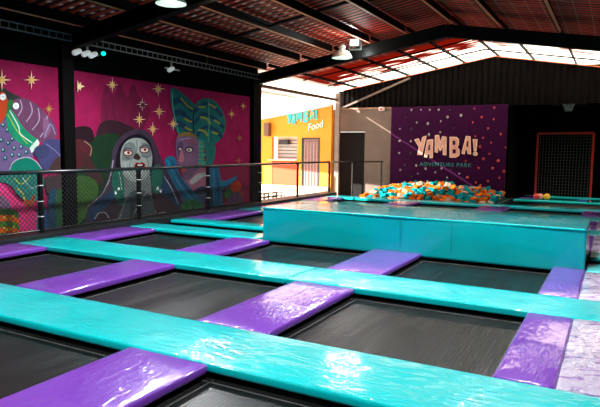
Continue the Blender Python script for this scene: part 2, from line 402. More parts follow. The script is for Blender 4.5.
for r, (y0, y1) in enumerate(rows):
    for c, (x0, x1) in enumerate(PC):
        if r == 0 and c in (0, 1, 3, 4): continue
        col = m_glare_purp if c == 4 else m_purp
        tag(pad('purple_pad', x0, x1, y0 + .008, (8.54 if r == 2 and c in (0, 1, 4) else y1) - .008, col, ('purple pad with painted pale glare %s, %s' if c == 4 else 'purple pad %s, %s') % (CNAME[c], RN[r]), tilt=.02 if c == 4 else 0), group='purple pads between the trampolines')
# far strips right of the foam pit
tag(pad('teal_pad', -2.93, .55, 20.25, 20.85, m_teal, 'thin teal pad strip in front of the ball cage alcove'), group='teal pad strips between the trampoline rows')
tag(pad('teal_pad', -2.86, .55, 22.3, 22.7, m_teal, 'last thin teal pad strip inside the dark alcove, beneath the balls and cage'), group='teal pad strips between the trampoline rows')
tag(pad('purple_pad', -2.86, -2.3, 20.86, 22.29, m_purp, 'small purple pad left of the coloured balls in the dark alcove'), group='purple pads between the trampolines')

def trampoline(x0, x1, y0, y1, label, legs=True):
    """x0..y1 = visible opening between the pads"""
    g = .33
    cx, cy = (x0 + x1) / 2, (y0 + y1) / 2
    t = thing('trampoline', label, 'trampoline', (cx, cy, FZ), 0, 'sunken trampolines between the pads')
    X0, X1, Y0, Y1 = x0 - g, x1 + g, y0 - g * .9, y1 + g * .9
    b = B(); box(b, x0 - .05, x1 + .05, y0 - .05, y1 + .05, -.125, -.118); obj('jumping_mat', b, m_bed, t)
    b = B()
    for (a, c, d, e) in ((x0 - .04, x1 + .04, y0 + .035, y0 + .05), (x0 - .04, x1 + .04, y1 - .05, y1 - .035), (x0 + .035, x0 + .05, y0, y1), (x1 - .05, x1 - .035, y0, y1)):
        box(b, a, c, d, e, -.1178, -.1155)
    wb = obj('edge_stitching', b, mat('grey_stitch', (.10, .10, .095), .7), t)
    wb['label'] = 'pale stitched line around the mat'
    b = B()
    for (a, c, d, e) in ((X0, X1, Y0, Y0 + .05), (X0, X1, Y1 - .05, Y1), (X0, X0 + .05, Y0 + .05, Y1 - .05), (X1 - .05, X1, Y0 + .05, Y1 - .05)):
        box(b, a, c, d, e, -.15, -TH - .003)
    obj('frame', b, m_black, t)
    for x in (X0 + .005, X1 - .045):
        for y in (Y0 + .005, Y1 - .045):
            b = B(); box(b, x, x + .04, y, y + .04, FZ, -.15); obj('leg', b, m_black, t)
cols = [(PC[0][1], PC[1][0]), (PC[1][1], PC[2][0]), (PC[2][1], PC[3][0])]
CC = ['by the mural railing', 'between the left purple columns', 'left of the right purple column']
RR = ['black trampoline mat at the bottom of the photo', 'black trampoline mat behind the nearest teal strip', 'black trampoline mat in front of the teal block row',
      'black trampoline mat one row behind the block', 'black trampoline mat two rows behind the block', 'black trampoline mat in the farthest row']
for r, (y0, y1) in enumerate(rows):
    for c, (x0, x1) in enumerate(cols):
        if r == 0 and c == 0: x0 = x0
        trampoline(x0, x1, y0, y1, RR[r] + ', ' + CC[c])

# black skirt deck between strips where no trampoline (slot under block)
b = B(); box(b, XL, XR, 9.17, 9.79, FZ, -.16); tag(obj('trim_2', b, m_black), kind='structure')

# big teal block
t = thing('foam_block', 'long low teal vinyl vaulting block lying across the trampolines', 'foam block', (-2.9, 9.3, 0))
b = B(); box(b, -5.52, -.29, 8.73, 10.08, -.07, .545, .03, seg=3)
es = [e for e in b.edges if e.calc_length() > .35]
bmesh.ops.subdivide_edges(b, edges=es, cuts=14, use_grid_fill=True)
for v in b.verts:
    if v.co.z > .3 and 8.8 < v.co.y < 10: v.co.z += .006 * math.sin(v.co.x * 3.1)
    if v.co.y < 8.75: v.co.y += .006 * math.sin(v.co.x * 2.3 + v.co.z * 5)
obj('body', b, m_block, t, smooth=True)
m_seam = mat('dark_teal_seam', (0, .22, .25), .5)
for xs in (onY((400.5, 225), 8.73).x, onY((452, 225), 8.73).x):
    b = B(); box(b, xs - .004, xs + .004, 8.724, 8.73, .05, .53); obj('seam', b, m_seam, t)
b = B(); tube(b, [(-5.50, 8.732, .533), (-.31, 8.732, .533)], .012, 6); obj('edge_piping', b, m_teal, t)

# ------------------------------------------------------------------ railing on the left
RXX = -8.88
t = thing('railing', 'black tubular railing with diamond netting in front of the mural and open bay', 'railing', (RXX, 10, 0))
b = B(); tube(b, [(RXX, 2.0, 1.14), (RXX, 18.45, 1.14)], .034, 10); o = obj('top_rail', b, m_rail, t, smooth=True)
b = B(); tube(b, [(RXX, 2.0, .11), (RXX, 13.9, .11)], .015, 8); o = obj('bottom_rail', b, m_rail, t, smooth=True)
py = [4.35, 6.72, 9.12, 11.5, 13.9, 16.12, 18.45]
for y in py:
    b = B(); tube(b, [(RXX, y, .072), (RXX, y, 1.115)], .05 if y < 15 else .042, 10)
    po = obj('post', b, m_post, t)
    if y < 14:
        for z in (.35, .62, .9):
            b = B(); tube(b, [(RXX, y, z), (RXX, y, z + .012)], .053, 10); obj('cable_tie', b, m_white_stitch, po)
b = B(); cell = .085; y0, y1, z0, z1 = 2.0, 13.9, .12, 1.11; hh = z1 - z0
k = y0 - hh
while k < y1:
    for s in (1, -1):
        a = [k, z0] if s > 0 else [k, z1]; c = [k + hh, z1] if s > 0 else [k + hh, z0]
        if a[0] < y0: a[1] += s * (y0 - a[0]); a[0] = y0
        if c[0] > y1: c[1] -= s * (c[0] - y1); c[0] = y1
        beam(b, (RXX, a[0], a[1]), (RXX, c[0], c[1]), .006, .008)
    k += cell
obj('netting', b, m_net, t)
b = B(); box(b, -9.2, -8.64, 1.4, 18.6, FZ, .07, .008); tag(obj('trim_3', b, m_black), kind='structure')
# return railing at the foam pit
t = thing('railing', 'short black railing returning from the open bay to the purple climbing wall', 'railing', (-8.8, 18.6, 0))
a = Vector((-8.82, 18.6, 0)); c = Vector((-7.74, 20.76, 0))
b = B(); tube(b, [a + Vector((0, 0, 1.14)), c + Vector((0, 0, 1.14))], .026, 8); obj('top_rail', b, m_rail, t)
for f_ in (.38, .97):
    q = a.lerp(c, f_); b = B(); tube(b, [q + Vector((0, 0, FZ)), q + Vector((0, 0, 1.13))], .03, 8); obj('post', b, m_rail, t)

# ------------------------------------------------------------------ mural panels
def mural(name, label, y0, y1, shapes):
    bm = B(); cl = bm.loops.layers.float_color.new('paint')
    def face(pts, col, off):
        if len(pts) < 3: return
        vs = [bm.verts.new((WX + off, p[0], p[1])) for p in pts]
        try: f = bm.faces.new(vs)
        except ValueError: return
        for l in f.loops: l[cl] = (*col, 1)
    # backing board
    r = bmesh.ops.create_cube(bm, size=1)
    for v in r['verts']:
        v.co = Vector((WX - .035 if v.co.x < 0 else WX, y0 if v.co.y < 0 else y1, FZ + .05 if v.co.z < 0 else 3.09))
    for f in bm.faces:
        for l in f.loops: l[cl] = (.29, .010, .068, 1)
    n = 0
    for pts, col in shapes:
        n += 1
        pl = []
        for p in pts:
            q = onX(p, WX); pl.append((min(max(q.y, y0 + .01), y1 - .01), min(max(q.z, FZ + .06), 3.08)))
        face(pl, col, .0015 + n * .00012)
    mt = bpy.data.materials.get('mural_paint')
    if not mt:
        mt = mat('mural_paint', (1, 1, 1), .8, var=.14, scale=5, spec=.08)
        N = mt.node_tree.nodes; L = mt.node_tree.links
        at = N.new('ShaderNodeVertexColor'); at.layer_name = 'paint'
        nz = [x for x in N if x.type == 'MAP_RANGE'][0]
        mu = N.new('ShaderNodeVectorMath'); mu.operation = 'SCALE'; L.new(at.outputs[0], mu.inputs[0]); L.new(nz.outputs[0], mu.inputs['Scale'])
        L.new(mu.outputs[0], N['Principled BSDF'].inputs['Base Color'])
    me = bpy.data.meshes.new(name)
    bm.to_mesh(me); bm.free(); me.materials.append(mt)
    o = bpy.data.objects.new(name, me); C.objects.link(o)
    return tag(o, label, 'mural', group='painted mural panels')
def smooth_poly(pts, n=4):
    """closed Catmull-Rom curve through points"""
    out = []; L_ = len(pts)
    for i in range(L_):
        p0, p1, p2, p3 = (Vector(pts[(i + k - 1) % L_]) for k in range(4))
        for j in range(n):
            t = j / n
            q = .5 * ((2 * p1) + (p2 - p0) * t + (2 * p0 - 5 * p1 + 4 * p2 - p3) * t * t + (3 * p1 - p0 - 3 * p2 + p3) * t ** 3)
            out.append((q.x, q.y))
    return out
def ell(cx, cy, rx, ry, n=18, a0=0): return [(cx + rx * math.cos(2 * math.pi * k / n), cy + ry * math.sin(2 * math.pi * k / n)) for k in range(n)]
def star(cx, cy, r):
    pts = []
    for k in range(16):
        a = math.pi * k / 8 - math.pi / 2
        rr = (r if k % 4 == 0 else r * .62) if k % 2 == 0 else r * .2
        pts.append((cx + rr * math.cos(a) * .82, cy + rr * math.sin(a)))
    return pts
def line(pts, w):
    """stroke of width w along pts as quads"""
    res = []
    for a, c in zip(pts, pts[1:]):
        dx, dy = c[0] - a[0], c[1] - a[1]; l = math.hypot(dx, dy) or 1; nx, ny = -dy / l * w / 2, dx / l * w / 2
        res.append([(a[0] + nx, a[1] + ny), (c[0] + nx, c[1] + ny), (c[0] - nx, c[1] - ny), (a[0] - nx, a[1] - ny)])
    return res
S = []
def P(pts, col, sm=True): S.append((smooth_poly(pts) if sm else pts, col))
def LN(pts, w, col):
    pts = smooth_open(pts)
    for q in line(pts, w): S.append((q, col))
def smooth_open(pts, n=4):
    if len(pts) < 3: return pts
    out = []
    for i in range(len(pts) - 1):
        p0 = Vector(pts[max(i - 1, 0)]); p1 = Vector(pts[i]); p2 = Vector(pts[i + 1]); p3 = Vector(pts[min(i + 2, len(pts) - 1)])
        for j in range(n):
            t = j / n
            q = .5 * ((2 * p1) + (p2 - p0) * t + (2 * p0 - 5 * p1 + 4 * p2 - p3) * t * t + (3 * p1 - p0 - 3 * p2 + p3) * t ** 3)
            out.append((q.x, q.y))
    out.append(tuple(pts[-1])); return out
GOLD = (.75, .42, .12); GOLD2 = (.95, .72, .38); DGOLD = (.35, .13, .05)
WHT = (.75, .78, .75)
# ---- right panel
P([(103, 132), (101, 105), (106, 84), (113, 96), (120, 82), (126, 98), (133, 84), (139, 96), (150, 110), (140, 135), (122, 150)], (.16, .010, .045))
for q in ([(112, 92), (113, 110), (118, 130)], [(126, 92), (124, 112), (122, 132)], [(136, 96), (132, 115), (128, 130)]): LN(q, .8, (.11, .01, .035))
P([(97, 142), (100, 124), (112, 120), (130, 126), (138, 134), (122, 150)], (.035, .012, .02))
P([(70, 152), (92, 138), (120, 136), (124, 180), (110, 215), (92, 234), (70, 240)], (.010, .032, .014))
P([(70, 130), (84, 126), (92, 130), (92, 142), (70, 144)], (.02, .008, .012))
P([(70, 142), (84, 140), (92, 148), (88, 162), (80, 168), (70, 168)], (.07, .015, .02))
LN([(84, 141), (91, 147), (90, 156)], .8, (.3, .2, .12))
P([(84, 152), (96, 168), (104, 182), (96, 184), (84, 168)], (.05, .02, .018))
P([(70, 182), (86, 176), (98, 186), (92, 210), (70, 226)], (.04, .11, .02))
# first figure hood & cape
P([(86, 214), (92, 202), (104, 192), (110, 168), (114, 146), (124, 134), (138, 129), (150, 134), (158, 150), (166, 172), (176, 190), (184, 216), (150, 224), (110, 226), (88, 226)], (.05, .03, .055))
P([(88, 214), (96, 202), (110, 192), (116, 186), (120, 200), (110, 214), (94, 222)], (.012, .045, .10))
LN([(88, 206), (100, 196), (109, 180), (113, 160)], 1, (.35, .3, .38))
P([(96, 222), (108, 205), (120, 198), (128, 222)], (.04, .022, .035))
P([(160, 172), (170, 184), (180, 204), (172, 206), (160, 190)], (.015, .05, .12))
P([(148, 188), (162, 194), (176, 206), (184, 218), (140, 222)], (.055, .025, .03))
LN([(164, 176), (172, 190), (178, 204)], .9, (.4, .42, .45))
P([(115, 178), (116, 156), (122, 142), (132, 135), (142, 135), (150, 142), (154, 160), (155, 180), (150, 192), (120, 192)], (.01, .008, .014))
# neck, collars
P([(123, 168), (147, 166), (152, 200), (156, 224), (118, 226), (124, 200)], (.16, .19, .18))
P([(112, 174), (121, 170), (124, 188), (122, 206), (114, 196)], (.012, .13, .085))
P([(152, 168), (161, 166), (162, 180), (158, 194), (152, 188)], (.012, .13, .085))
P([(128, 196), (138, 190), (150, 196), (154, 224), (122, 226)], (.06, .08, .09))
LN([(130, 222), (138, 205), (146, 192)], 1, (.3, .34, .36))
# pale face tilted up
P([(120, 158), (122, 147), (128, 140), (136, 138), (144, 140), (150, 148), (152, 160), (149, 172), (142, 180), (130, 181), (122, 172)], (.30, .34, .31))
P([(122, 152), (127, 144), (134, 144), (136, 156), (130, 160), (122, 160)], (.16, .19, .19))
P([(139, 150), (143, 144), (149, 146), (151, 156), (144, 158)], (.16, .19, .19))
for cx, cy in ((127.5, 153), (144, 150)):
    P(ell(cx, cy, 5.2, 3.4, 10), (.16, .02, .02), False); P(ell(cx, cy, 3.9, 2.2, 10), (.6, .6, .55), False); P(ell(cx + .6, cy - .3, 1.5, 1.6, 8), (.25, .02, .01), False)
    LN([(cx - 5, cy - 2), (cx - 1, cy - 5), (cx + 4, cy - 4)], .9, (.03, .02, .03))
LN([(136, 140), (136.5, 148), (134, 158)], .8, (.12, .12, .12))
P([(133, 158), (136, 153), (140, 157), (138, 160)], (.04, .02, .02))
P([(133.5, 166), (136.5, 162.5), (139, 163.3), (141.5, 162), (145, 165), (142, 168.5), (137, 169)], (.22, .01, .015))
P([(135, 165.3), (139, 164.3), (143.5, 164.8), (142, 167.3), (137, 167.6)], (.02, .004, .006)); P([(137, 164.8), (139, 164.3), (141.8, 164.6), (141.4, 165.7), (137.6, 165.9)], (.5, .48, .44))
for q in ([(123, 150), (125, 145), (130, 142)], [(141, 143), (146, 144), (150, 150)], [(129, 159), (125, 157)], [(141, 156), (147, 157)]): LN(q, .7, (.06, .06, .07))
for q in ([(131, 160), (129, 166), (131, 172)], [(146, 158), (148, 164), (147, 171)]): LN(q, .7, (.13, .15, .14))
LN([(124, 162), (127, 172), (132, 178)], .8, (.5, .52, .5))
P([(136, 171), (142, 171), (141, 177), (137, 177)], (.42, .46, .43))
for c in ((118, 189), (115, 192.5), (157, 188.5), (160, 191)): P(ell(*c, 1.3, 2, 8), WHT, False)
LN([(121, 190), (120, 180), (118, 172)], .7, (.4, .5, .45))
# arcs of cape trim
for cx in (100, 161, 174): LN([(cx - 6, 219), (cx - 2, 213), (cx + 5, 213), (cx + 8, 218)], 1.1, (.35, .3, .33))
# second figure: bow turban
P([(169.5, 92), (172, 88), (176, 89), (193, 104), (195, 120), (193, 135), (178, 135), (173, 118), (170, 102)], (.01, .11, .11))
for yy in (100, 112, 124): 
    P([(172, yy), (180, yy - 3), (191, yy + 8), (190, yy + 12), (180, yy + 3), (174, yy + 5)], (.012, .04, .09))
for q in ([(180, 98), (187, 106), (192, 109)], [(183, 118), (188, 121), (192, 122)], [(184, 127), (189, 130), (192, 130)]): LN(q, 1.9, (.22, .24, .03))
LN([(171, 92), (172, 108), (175, 122), (178, 134)], .9, (.1, .3, .2))
P([(192, 112), (196, 102), (206, 98), (216, 103), (223, 114), (224.5, 128), (219, 140), (210, 144.5), (198, 140), (192, 134), (191, 122)], (.012, .13, .12))
for q in ([(194, 112), (202, 104), (212, 106), (221, 116)], [(193, 124), (202, 114), (212, 118), (223, 128)], [(196, 136), (204, 127), (214, 130), (221, 138)]): LN(q, 3.4, (.012, .045, .1))
for q in ([(197, 107), (204, 107)], [(208, 104), (215, 108)], [(199, 117), (206, 119), (209, 124)], [(213, 120), (219, 124)], [(197, 130), (203, 131), (207, 136)], [(211, 132), (217, 134)]): LN(q, 2.0, (.25, .28, .03))
LN([(207, 99), (208, 120), (207, 142)], .7, (.08, .3, .22))
LN([(193.5, 108), (192, 120), (192.5, 134)], 1.4, (.005, .03, .05))
P([(177, 135), (184, 132), (193, 134), (196, 140), (186, 137), (177, 139)], (.22, .13, .03))
# teal plaited hair
for k in range(7):
    x = 199 + (k % 2) * 1.5; P(ell(x, 142 + k * 4.2, 4.6, 2.5, 10), (.02, .22, .17), False); LN([(x - 4, 142 + k * 4.2), (x + 4, 142.6 + k * 4.2)], .7, (.25, .2, .08))
P([(204, 143), (213, 144), (214, 154), (210, 166), (204, 168), (205, 156)], (.015, .14, .12))
# face
P([(175.5, 138), (186, 136), (196, 139), (197.5, 150), (197, 162), (194, 172), (188, 181), (184, 183), (181, 174), (177, 165), (175, 154)], (.17, .085, .16))
P([(176, 145), (181, 142), (182, 156), (178, 160)], (.09, .055, .12))
P(ell(178.5, 149, 2.5, 2.5, 10), (.03, .02, .05), False); P(ell(178.7, 149, 1.4, 1.3, 8), (.5, .45, .4), False)
P(ell(188, 149.5, 4.4, 3.2, 12), (.03, .02, .05), False); P(ell(188, 149.8, 3.0, 1.9, 10), (.55, .5, .35), False); P(ell(187.6, 149.8, 1.2, 1.4, 8), (.1, .08, .02), False)
LN([(184, 143), (188, 140.5), (193, 143)], .9, (.35, .05, .05)); LN([(178, 140), (183, 139), (190, 138)], .7, (.3, .28, .4))
P([(179.5, 150), (181, 150), (183, 159), (181, 162), (177.5, 160)], (.40, .14, .18))
P([(180, 169), (183, 168), (185, 170.5), (182, 172.5)], (.5, .06, .03))
# neck and chest
P([(184, 182), (190, 178), (196, 170), (206, 166), (209, 178), (204, 192), (192, 196)], (.36, .13, .20))
P([(189, 180), (198, 173), (206, 174), (200, 178), (192, 184), (189, 183)], (.45, .50, .45))
P([(192, 193), (200, 186), (206, 190), (203, 204), (196, 204)], (.05, .06, .12))
# blue hair / drapes
P([(163, 160), (170, 156), (175, 160), (177, 172), (186, 184), (196, 196), (204, 208), (206, 216), (196, 218), (184, 204), (176, 190), (168, 176)], (.012, .12, .22))
LN([(166, 160), (172, 174), (182, 190), (196, 204), (202, 214)], 1, (.02, .25, .38)); LN([(170, 160), (178, 178), (190, 194)], .9, (.01, .03, .08))
P([(207, 172), (215, 164), (219, 176), (221, 196), (220, 216), (208, 218), (205, 200)], (.015, .14, .26))
LN([(212, 170), (213, 190), (210, 214)], 1, (.03, .3, .42)); LN([(216, 176), (217, 196), (215, 214)], .9, (.01, .04, .1))
P([(218, 182), (226, 180), (235, 176), (235, 178.5), (229, 184), (221, 189)], (.02, .20, .34))
P([(206, 196), (210, 190), (212, 205), (208, 214)], (.02, .05, .12))
P(ell(190, 210, 12, 11, 18), (.02, .13, .035), False)
for q in ([(180, 206), (190, 210), (200, 206)], [(186, 200), (190, 210), (186, 219)], [(196, 202), (192, 212)]): LN(q, .8, (.07, .3, .1))
# rose, leaves, stone
P([(224, 190), (229, 188), (231, 194), (226, 199), (223, 196)], (.03, .17, .04)); P([(221, 206), (226, 204), (228, 210), (222, 212)], (.08, .2, .03))
P([(231, 184), (236, 181), (240, 185), (238, 191), (232, 192), (229, 188)], (.62, .07, .01)); LN([(232, 186), (236, 184), (237, 188)], .7, (.25, .02, .01))
P([(226, 200), (232, 192), (239, 194), (241, 214), (226, 218)], (.12, .06, .13)); LN([(232, 194), (236, 212)], .6, (.25, .15, .25))
# stars
for cx, cy, r in ((110.5, 85, 8), (156.5, 89, 8.5), (157.5, 111.5, 8), (137.5, 119.5, 8), (151, 129, 7.5), (171.5, 124, 7.5)):
    S.append((star(cx, cy, r), GOLD2)); S.append((ell(cx, cy, 2, 2.4, 8), GOLD))
S.append((star(140.5, 104.5, 7), (.9, .82, .65))); S.append((ell(141, 105, 2.2, 2.4, 8), (.14, .012, .05)))
for cx, cy, r in ((230, 114, 5.5), (241.5, 106, 4.5)): S.append((star(cx, cy, r), GOLD))
for cx, cy, r in ((238, 138, 5.5), (237, 160.5, 5), (240.5, 193.5, 5)): S.append((star(cx, cy, r), DGOLD))
S.append(([(75.5, 80), (77, 84.5), (79, 82), (79, 85), (83, 86.5), (79, 88), (79, 91), (77, 88.5), (75.5, 93)], GOLD2))
mural('mural_panel', 'wide magenta mural of a pale upturned face and a lady with a green bow turban', 8.02, 14.3, S)
# ---- left panel
S = []
P([(-30, 100), (0, 88), (10, 92), (26, 100), (34, 108), (20, 120), (-10, 150), (-30, 150)], (.03, .03, .03))
P([(3, 112), (12, 101), (24, 98), (36, 104), (48, 116), (56, 128), (56, 138), (46, 142), (34, 140), (22, 132), (10, 122)], (.13, .045, .10))
for q in ([(20, 100), (22, 108), (18, 116)], [(30, 102), (32, 112), (26, 122)], [(38, 108), (39, 120), (32, 130)], [(47, 116), (46, 128), (40, 137)]): LN(q, 1.1, (.35, .25, .38))
P([(43, 118), (49, 122), (50, 132), (44, 138)], (.19, .08, .16)); LN([(44, 138), (50, 124), (55, 134)], .9, (.2, .25, .4))
P([(-40, 118), (2, 112), (8, 122), (14, 134), (24, 142), (32, 150), (31, 160), (14, 168), (-40, 200)], (.13, .085, .20))
random.seed(3)
for cx, cy in ((3, 118), (7, 130), (3, 125), (8, 143), (3, 150), (14, 148), (21, 147), (19, 155), (12, 155), (26, 152), (5, 158), (1, 140), (-6, 130), (-10, 150), (-15, 140), (12, 139), (25, 159)):
    P(ell(cx, cy, 2.2, 2.6, 10), (.01, .07, .09), False); P(ell(cx - .3, cy - .5, 1, 1.1, 8), (.3, .42, .42), False)
P([(4, 110), (8, 107), (13, 112), (22, 126), (32, 136), (38, 140), (34, 146), (29, 148), (18, 142), (9, 132), (6, 120)], (.01, .22, .11))
LN([(9, 110), (18, 126), (20, 134), (32, 143)], 1, (.55, .68, .55)); LN([(6, 112), (16, 130), (27, 144)], .8, (.3, .4, .05))
P([(29, 148), (37, 139), (39, 143), (37, 148), (31, 153)], (.55, .66, .58), False)
P([(33, 152), (40, 146), (46, 140), (62, 142), (62, 170), (44, 170), (38, 160)], (.05, .05, .14)); P(ell(41, 152, 8, 7, 14), (.035, .04, .10), False); LN([(46, 144), (54, 150), (60, 156)], .9, (.18, .16, .3))
P([(50, 166), (56, 158), (64, 158), (64, 172), (50, 172)], (.06, .03, .03))
P([(9, 172), (11, 164), (18, 158.5), (28, 157.5), (36, 162), (42, 171), (30, 174), (15, 175)], (.005, .16, .11)); LN([(9, 170), (12, 163), (19, 158.5), (28, 157.5), (36, 162), (41, 169)], .9, (.4, .35, .45))
P([(-20, 178), (8, 174), (40, 174), (42, 192), (30, 204), (18, 196), (8, 184)], (.025, .17, .14))
LN([(14, 178), (20, 184), (27, 180), (30, 176)], 1.2, (.3, .4, .05)); LN([(16, 188), (22, 194), (24, 200)], 1.3, (.55, .42, .04)); LN([(22, 178), (30, 188), (36, 186)], .9, (.3, .45, .4))
P([(24, 200), (30, 200), (32, 195), (34, 197), (32, 205), (26, 208), (22, 204)], (.32, .05, .02))
P([(-40, 175), (-2, 182), (8, 190), (18, 200), (28, 208), (36, 214), (37, 246), (15, 248), (12, 216), (0, 196), (-40, 196)], (.72, .045, .20))
P([(-20, 188), (2, 196), (10, 206), (2, 212), (-20, 214)], (.18, .10, .17))
cols5 = [(.05, .16, .03), (.75, .12, .01), (.08, .22, .03), (.8, .14, .01), (.04, .15, .06), (.75, .12, .01)]
for k in range(6): P([(-20, 211 + k * 6), (8, 209 + k * 6), (17, 212 + k * 6), (18, 218 + k * 6), (6, 217.5 + k * 6), (-20, 218 + k * 6)], cols5[k])
for k in range(3): LN([(2, 216 + k * 11), (8, 219 + k * 11), (14, 215 + k * 11)], 1.1, (.5, .5, .04))
P([(37, 210), (40, 206), (46, 212), (49, 240), (36, 244)], (.015, .07, .18)); LN([(37, 212), (36, 226), (38, 238)], .7, (.1, .3, .4))
P([(44, 178), (52, 176), (62, 175), (62, 192), (48, 196)], (.06, .035, .04)); P([(48, 194), (56, 192), (57, 236), (49, 238)], (.015, .06, .11))
P([(55, 194), (64, 192), (64, 236), (57, 238)], (.03, .10, .035)); P([(46, 235), (53, 231), (55, 236), (48, 239)], (.5, .12, .01))
P([(-30, 96), (0, 92), (5, 96), (8, 104), (6, 112), (1, 122), (-8, 126)], (.45, .05, .015)); P([(8, 100), (12, 102), (8, 112), (5, 114)], (.02, .14, .04))
for c in ((2, 97), (15, 106)): P(ell(*c, 3.2, 3.4, 12), WHT, False); LN([(c[0] - 1.6, c[1]), (c[0] + 1.6, c[1] - .6)], .6, (.35, .4, .4))
S.append((star(1, 80, 11.5), GOLD2)); S.append((ell(1, 80, 2.6, 3, 8), GOLD)); S.append((star(30.5, 80, 10), GOLD2)); S.append((ell(30.5, 80, 2.4, 2.6, 8), GOLD)); S.append((star(48, 109, 7.5), (.4, .2, .06)))
mural('mural_panel', 'left magenta mural panel with spotted purple and green creature and two large gold stars', 2.2, 7.66, S)

# ------------------------------------------------------------------ cable tray and spotlights
b = B(); TX = WX + .22
for z in (3.60, 3.72): beam(b, (TX, 1.5, z), (TX, 14.7, z), .03, .022)
y = 1.55
while y < 14.7: beam(b, (TX, y, 3.60), (TX, y, 3.72), .012, .012); y += .16
tag(obj('cable_tray', b, m_gal), 'long grey ladder cable tray running above the mural panels', 'cable tray')
def spotlight(px, Y, label, led=None):
    p = onX(px, TX)
    t = thing('spotlight', label, 'light', (TX + .12, p.y, 3.56), 0)
    wp = mat('white_housing', (.85, .88, .86), .4, emit=(.9, 1, .95), estr=.25)
    b = B(); box(b, TX + .02, TX + .05, p.y - .02, p.y + .02, 3.40, 3.6); obj('bracket', b, m_gal, t)
    for k, dy in enumerate((-.22, 0, .17) if led else (0,)):
        b = B(); lathe(b, [(.035, .0), (.05, .03), (.055, .16), (.04, .19), (.01, .2)], (0, 0, 0), 12)
        for v in b.verts: v.co = Matrix.Rotation(math.radians(115), 3, 'X') @ v.co + Vector((TX + .1, p.y + dy, 3.44))
        obj('lamp_head', b, wp, t)
    b = B(); box(b, TX + .05, TX + .09, p.y - .25, p.y + .25, 3.40, 3.43); obj('crossbar', b, m_gal, t)
    if led:
        b = B(); lathe(b, [(.02, 0), (.045, .02), (.045, .06), (.02, .08)], (TX + .12, p.y + .33, 3.42), 12); obj('indicator', b, mat('teal_led', (.0, .8, .6), .3, emit=(0, .9, .65), estr=1.2), t)['label'] = 'teal glowing indicator'
spotlight((86, 48), 0, 'cluster of small white spotlights with a teal light on the cable tray', True)
spotlight((170, 67), 0, 'single small white spotlight hanging from the cable tray over the pale face')
for yy in (8.6, 12.0):
    b = B(); tube(b, [(TX, yy, 3.72), (TX, yy, roof_z(TX) - .02)], .008, 6)
    tag(obj('hanger_rod', b, m_gal), 'thin hanger rod holding up the cable tray, %s of the pair' % ('nearer' if yy < 10 else 'farther'), 'rod')

UP_FILL = []
# high bay lamps
def lamp(c, r, label, on):
    t = thing('high_bay_lamp', label, 'lamp', c)
    b = B(); lathe(b, [(r, 0), (r * .98, r * .12), (r * .72, r * .55), (r * .35, r * .75), (r * .3, r * .76)], c, 24)
    for f in list(b.faces):
        if len(f.verts) > 10: b.faces.remove(f)
    lampm = mat('enamel_shade', (.55, .68, .62), .35)
    obj('shade', b, lampm, t, smooth=True)
    b = B(); lathe(b, [(r * .3, 0), (r * .32, r * .3), (r * .2, r * .5), (.02, r * .52)], Vector(c) + Vector((0, 0, r * .74)), 16); obj('ballast', b, lampm, t)
    b = B(); tube(b, [Vector(c) + Vector((0, 0, r * 1.2)), Vector((c[0], c[1], roof_z(c[0]) - .3))], .012, 6); obj('suspension_rod', b, m_gal, t)
    b = B(); lathe(b, [(.01, 0), (r * .3, r * .1), (r * .34, r * .3), (r * .2, r * .5)], Vector(c) + Vector((0, 0, .02)), 16)
    obj('bulb', b, mat('lamp_glow', (.9, .9, .85), .4, emit=(1, .97, .88), estr=12), t, smooth=True)
LP = onY((342, 58), 14.0); lamp((LP.x, 14.0, LP.z), .27, 'pale green domed lamp hanging at the middle roof frame', 1)
LP2 = onY((171, 4), 7.5); lamp((LP2.x, 7.5, LP2.z), .25, 'white domed lamp cut by the top of the photo', 1)
for q in ((LP.x + .5, 13.6, LP.z + .1), (LP2.x + .4, 8.4, LP2.z + .1), (-1.2, 8.4, 4.0)):
    light_q = q; UP_FILL.append(q)
# floodlight on the middle rafter
c = onY((356, 43), 14.3)
t = thing('floodlight', 'bright white floodlight clamped on the middle roof frame', 'light', c)
b = B(); box(b, c.x - .14, c.x + .14, 14.2, 14.3, c.z - .1, c.z + .1, .02); obj('housing', b, m_gal, t)
b = B(); box(b, c.x - .11, c.x + .11, 14.185, 14.199, c.z - .07, c.z + .07); obj('lens', b, mat('flood_glow', (1, 1, .95), .4, emit=(1, 1, .92), estr=14), t)
b = B(); box(b, c.x - .17, c.x - .145, 14.22, 14.28, c.z - .16, c.z + .04); box(b, c.x + .145, c.x + .17, 14.22, 14.28, c.z - .16, c.z + .04); box(b, c.x - .17, c.x + .17, 14.22, 14.28, c.z - .19, c.z - .16); obj('bracket', b, m_gal, t)
def light(kind, loc, power, size=.3, col=(.97, .98, 1), rot=None, name='lamp_and_fill_light', spot=None):
    d = bpy.data.lights.new(name, kind); d.energy = power; d.color = col
    if kind in ('POINT', 'SPOT'): d.shadow_soft_size = size
    if kind == 'SPOT': d.spot_size = spot or 2.4; d.spot_blend = .6
    o = bpy.data.objects.new(name, d); C.objects.link(o); o.location = loc
    if rot: o.rotation_euler = rot
    return o
lamp((-1.2, 7.5, 3.9), .25, 'added white domed lamp out of view over the right trampolines', 1)  # unseen lamp added to brighten the pads
for q, pw in (((LP.x, 14.0, LP.z - .03), 160), ((LP2.x, 7.5, LP2.z - .03), 900), ((-1.2, 7.5, 3.87), 850), ((-5.2, 1.6, 3.87), 480), ((-1.0, 1.6, 3.87), 480)):  # spots with no lamp in view are added to brighten the pads
    light('SPOT', q, pw, .12, col=(.95, .98, 1), spot=2.9)
o = light('SPOT', (c.x, 14.15, c.z), 60, .08, rot=(math.radians(60), 0, math.radians(200)))
for q in UP_FILL: light('POINT', q, 14, .2, (1, .75, .55))  # added warm fill lights that brighten the roof underside
light('POINT', (c.x + .25, 14.33, c.z - .28), 14, .05)

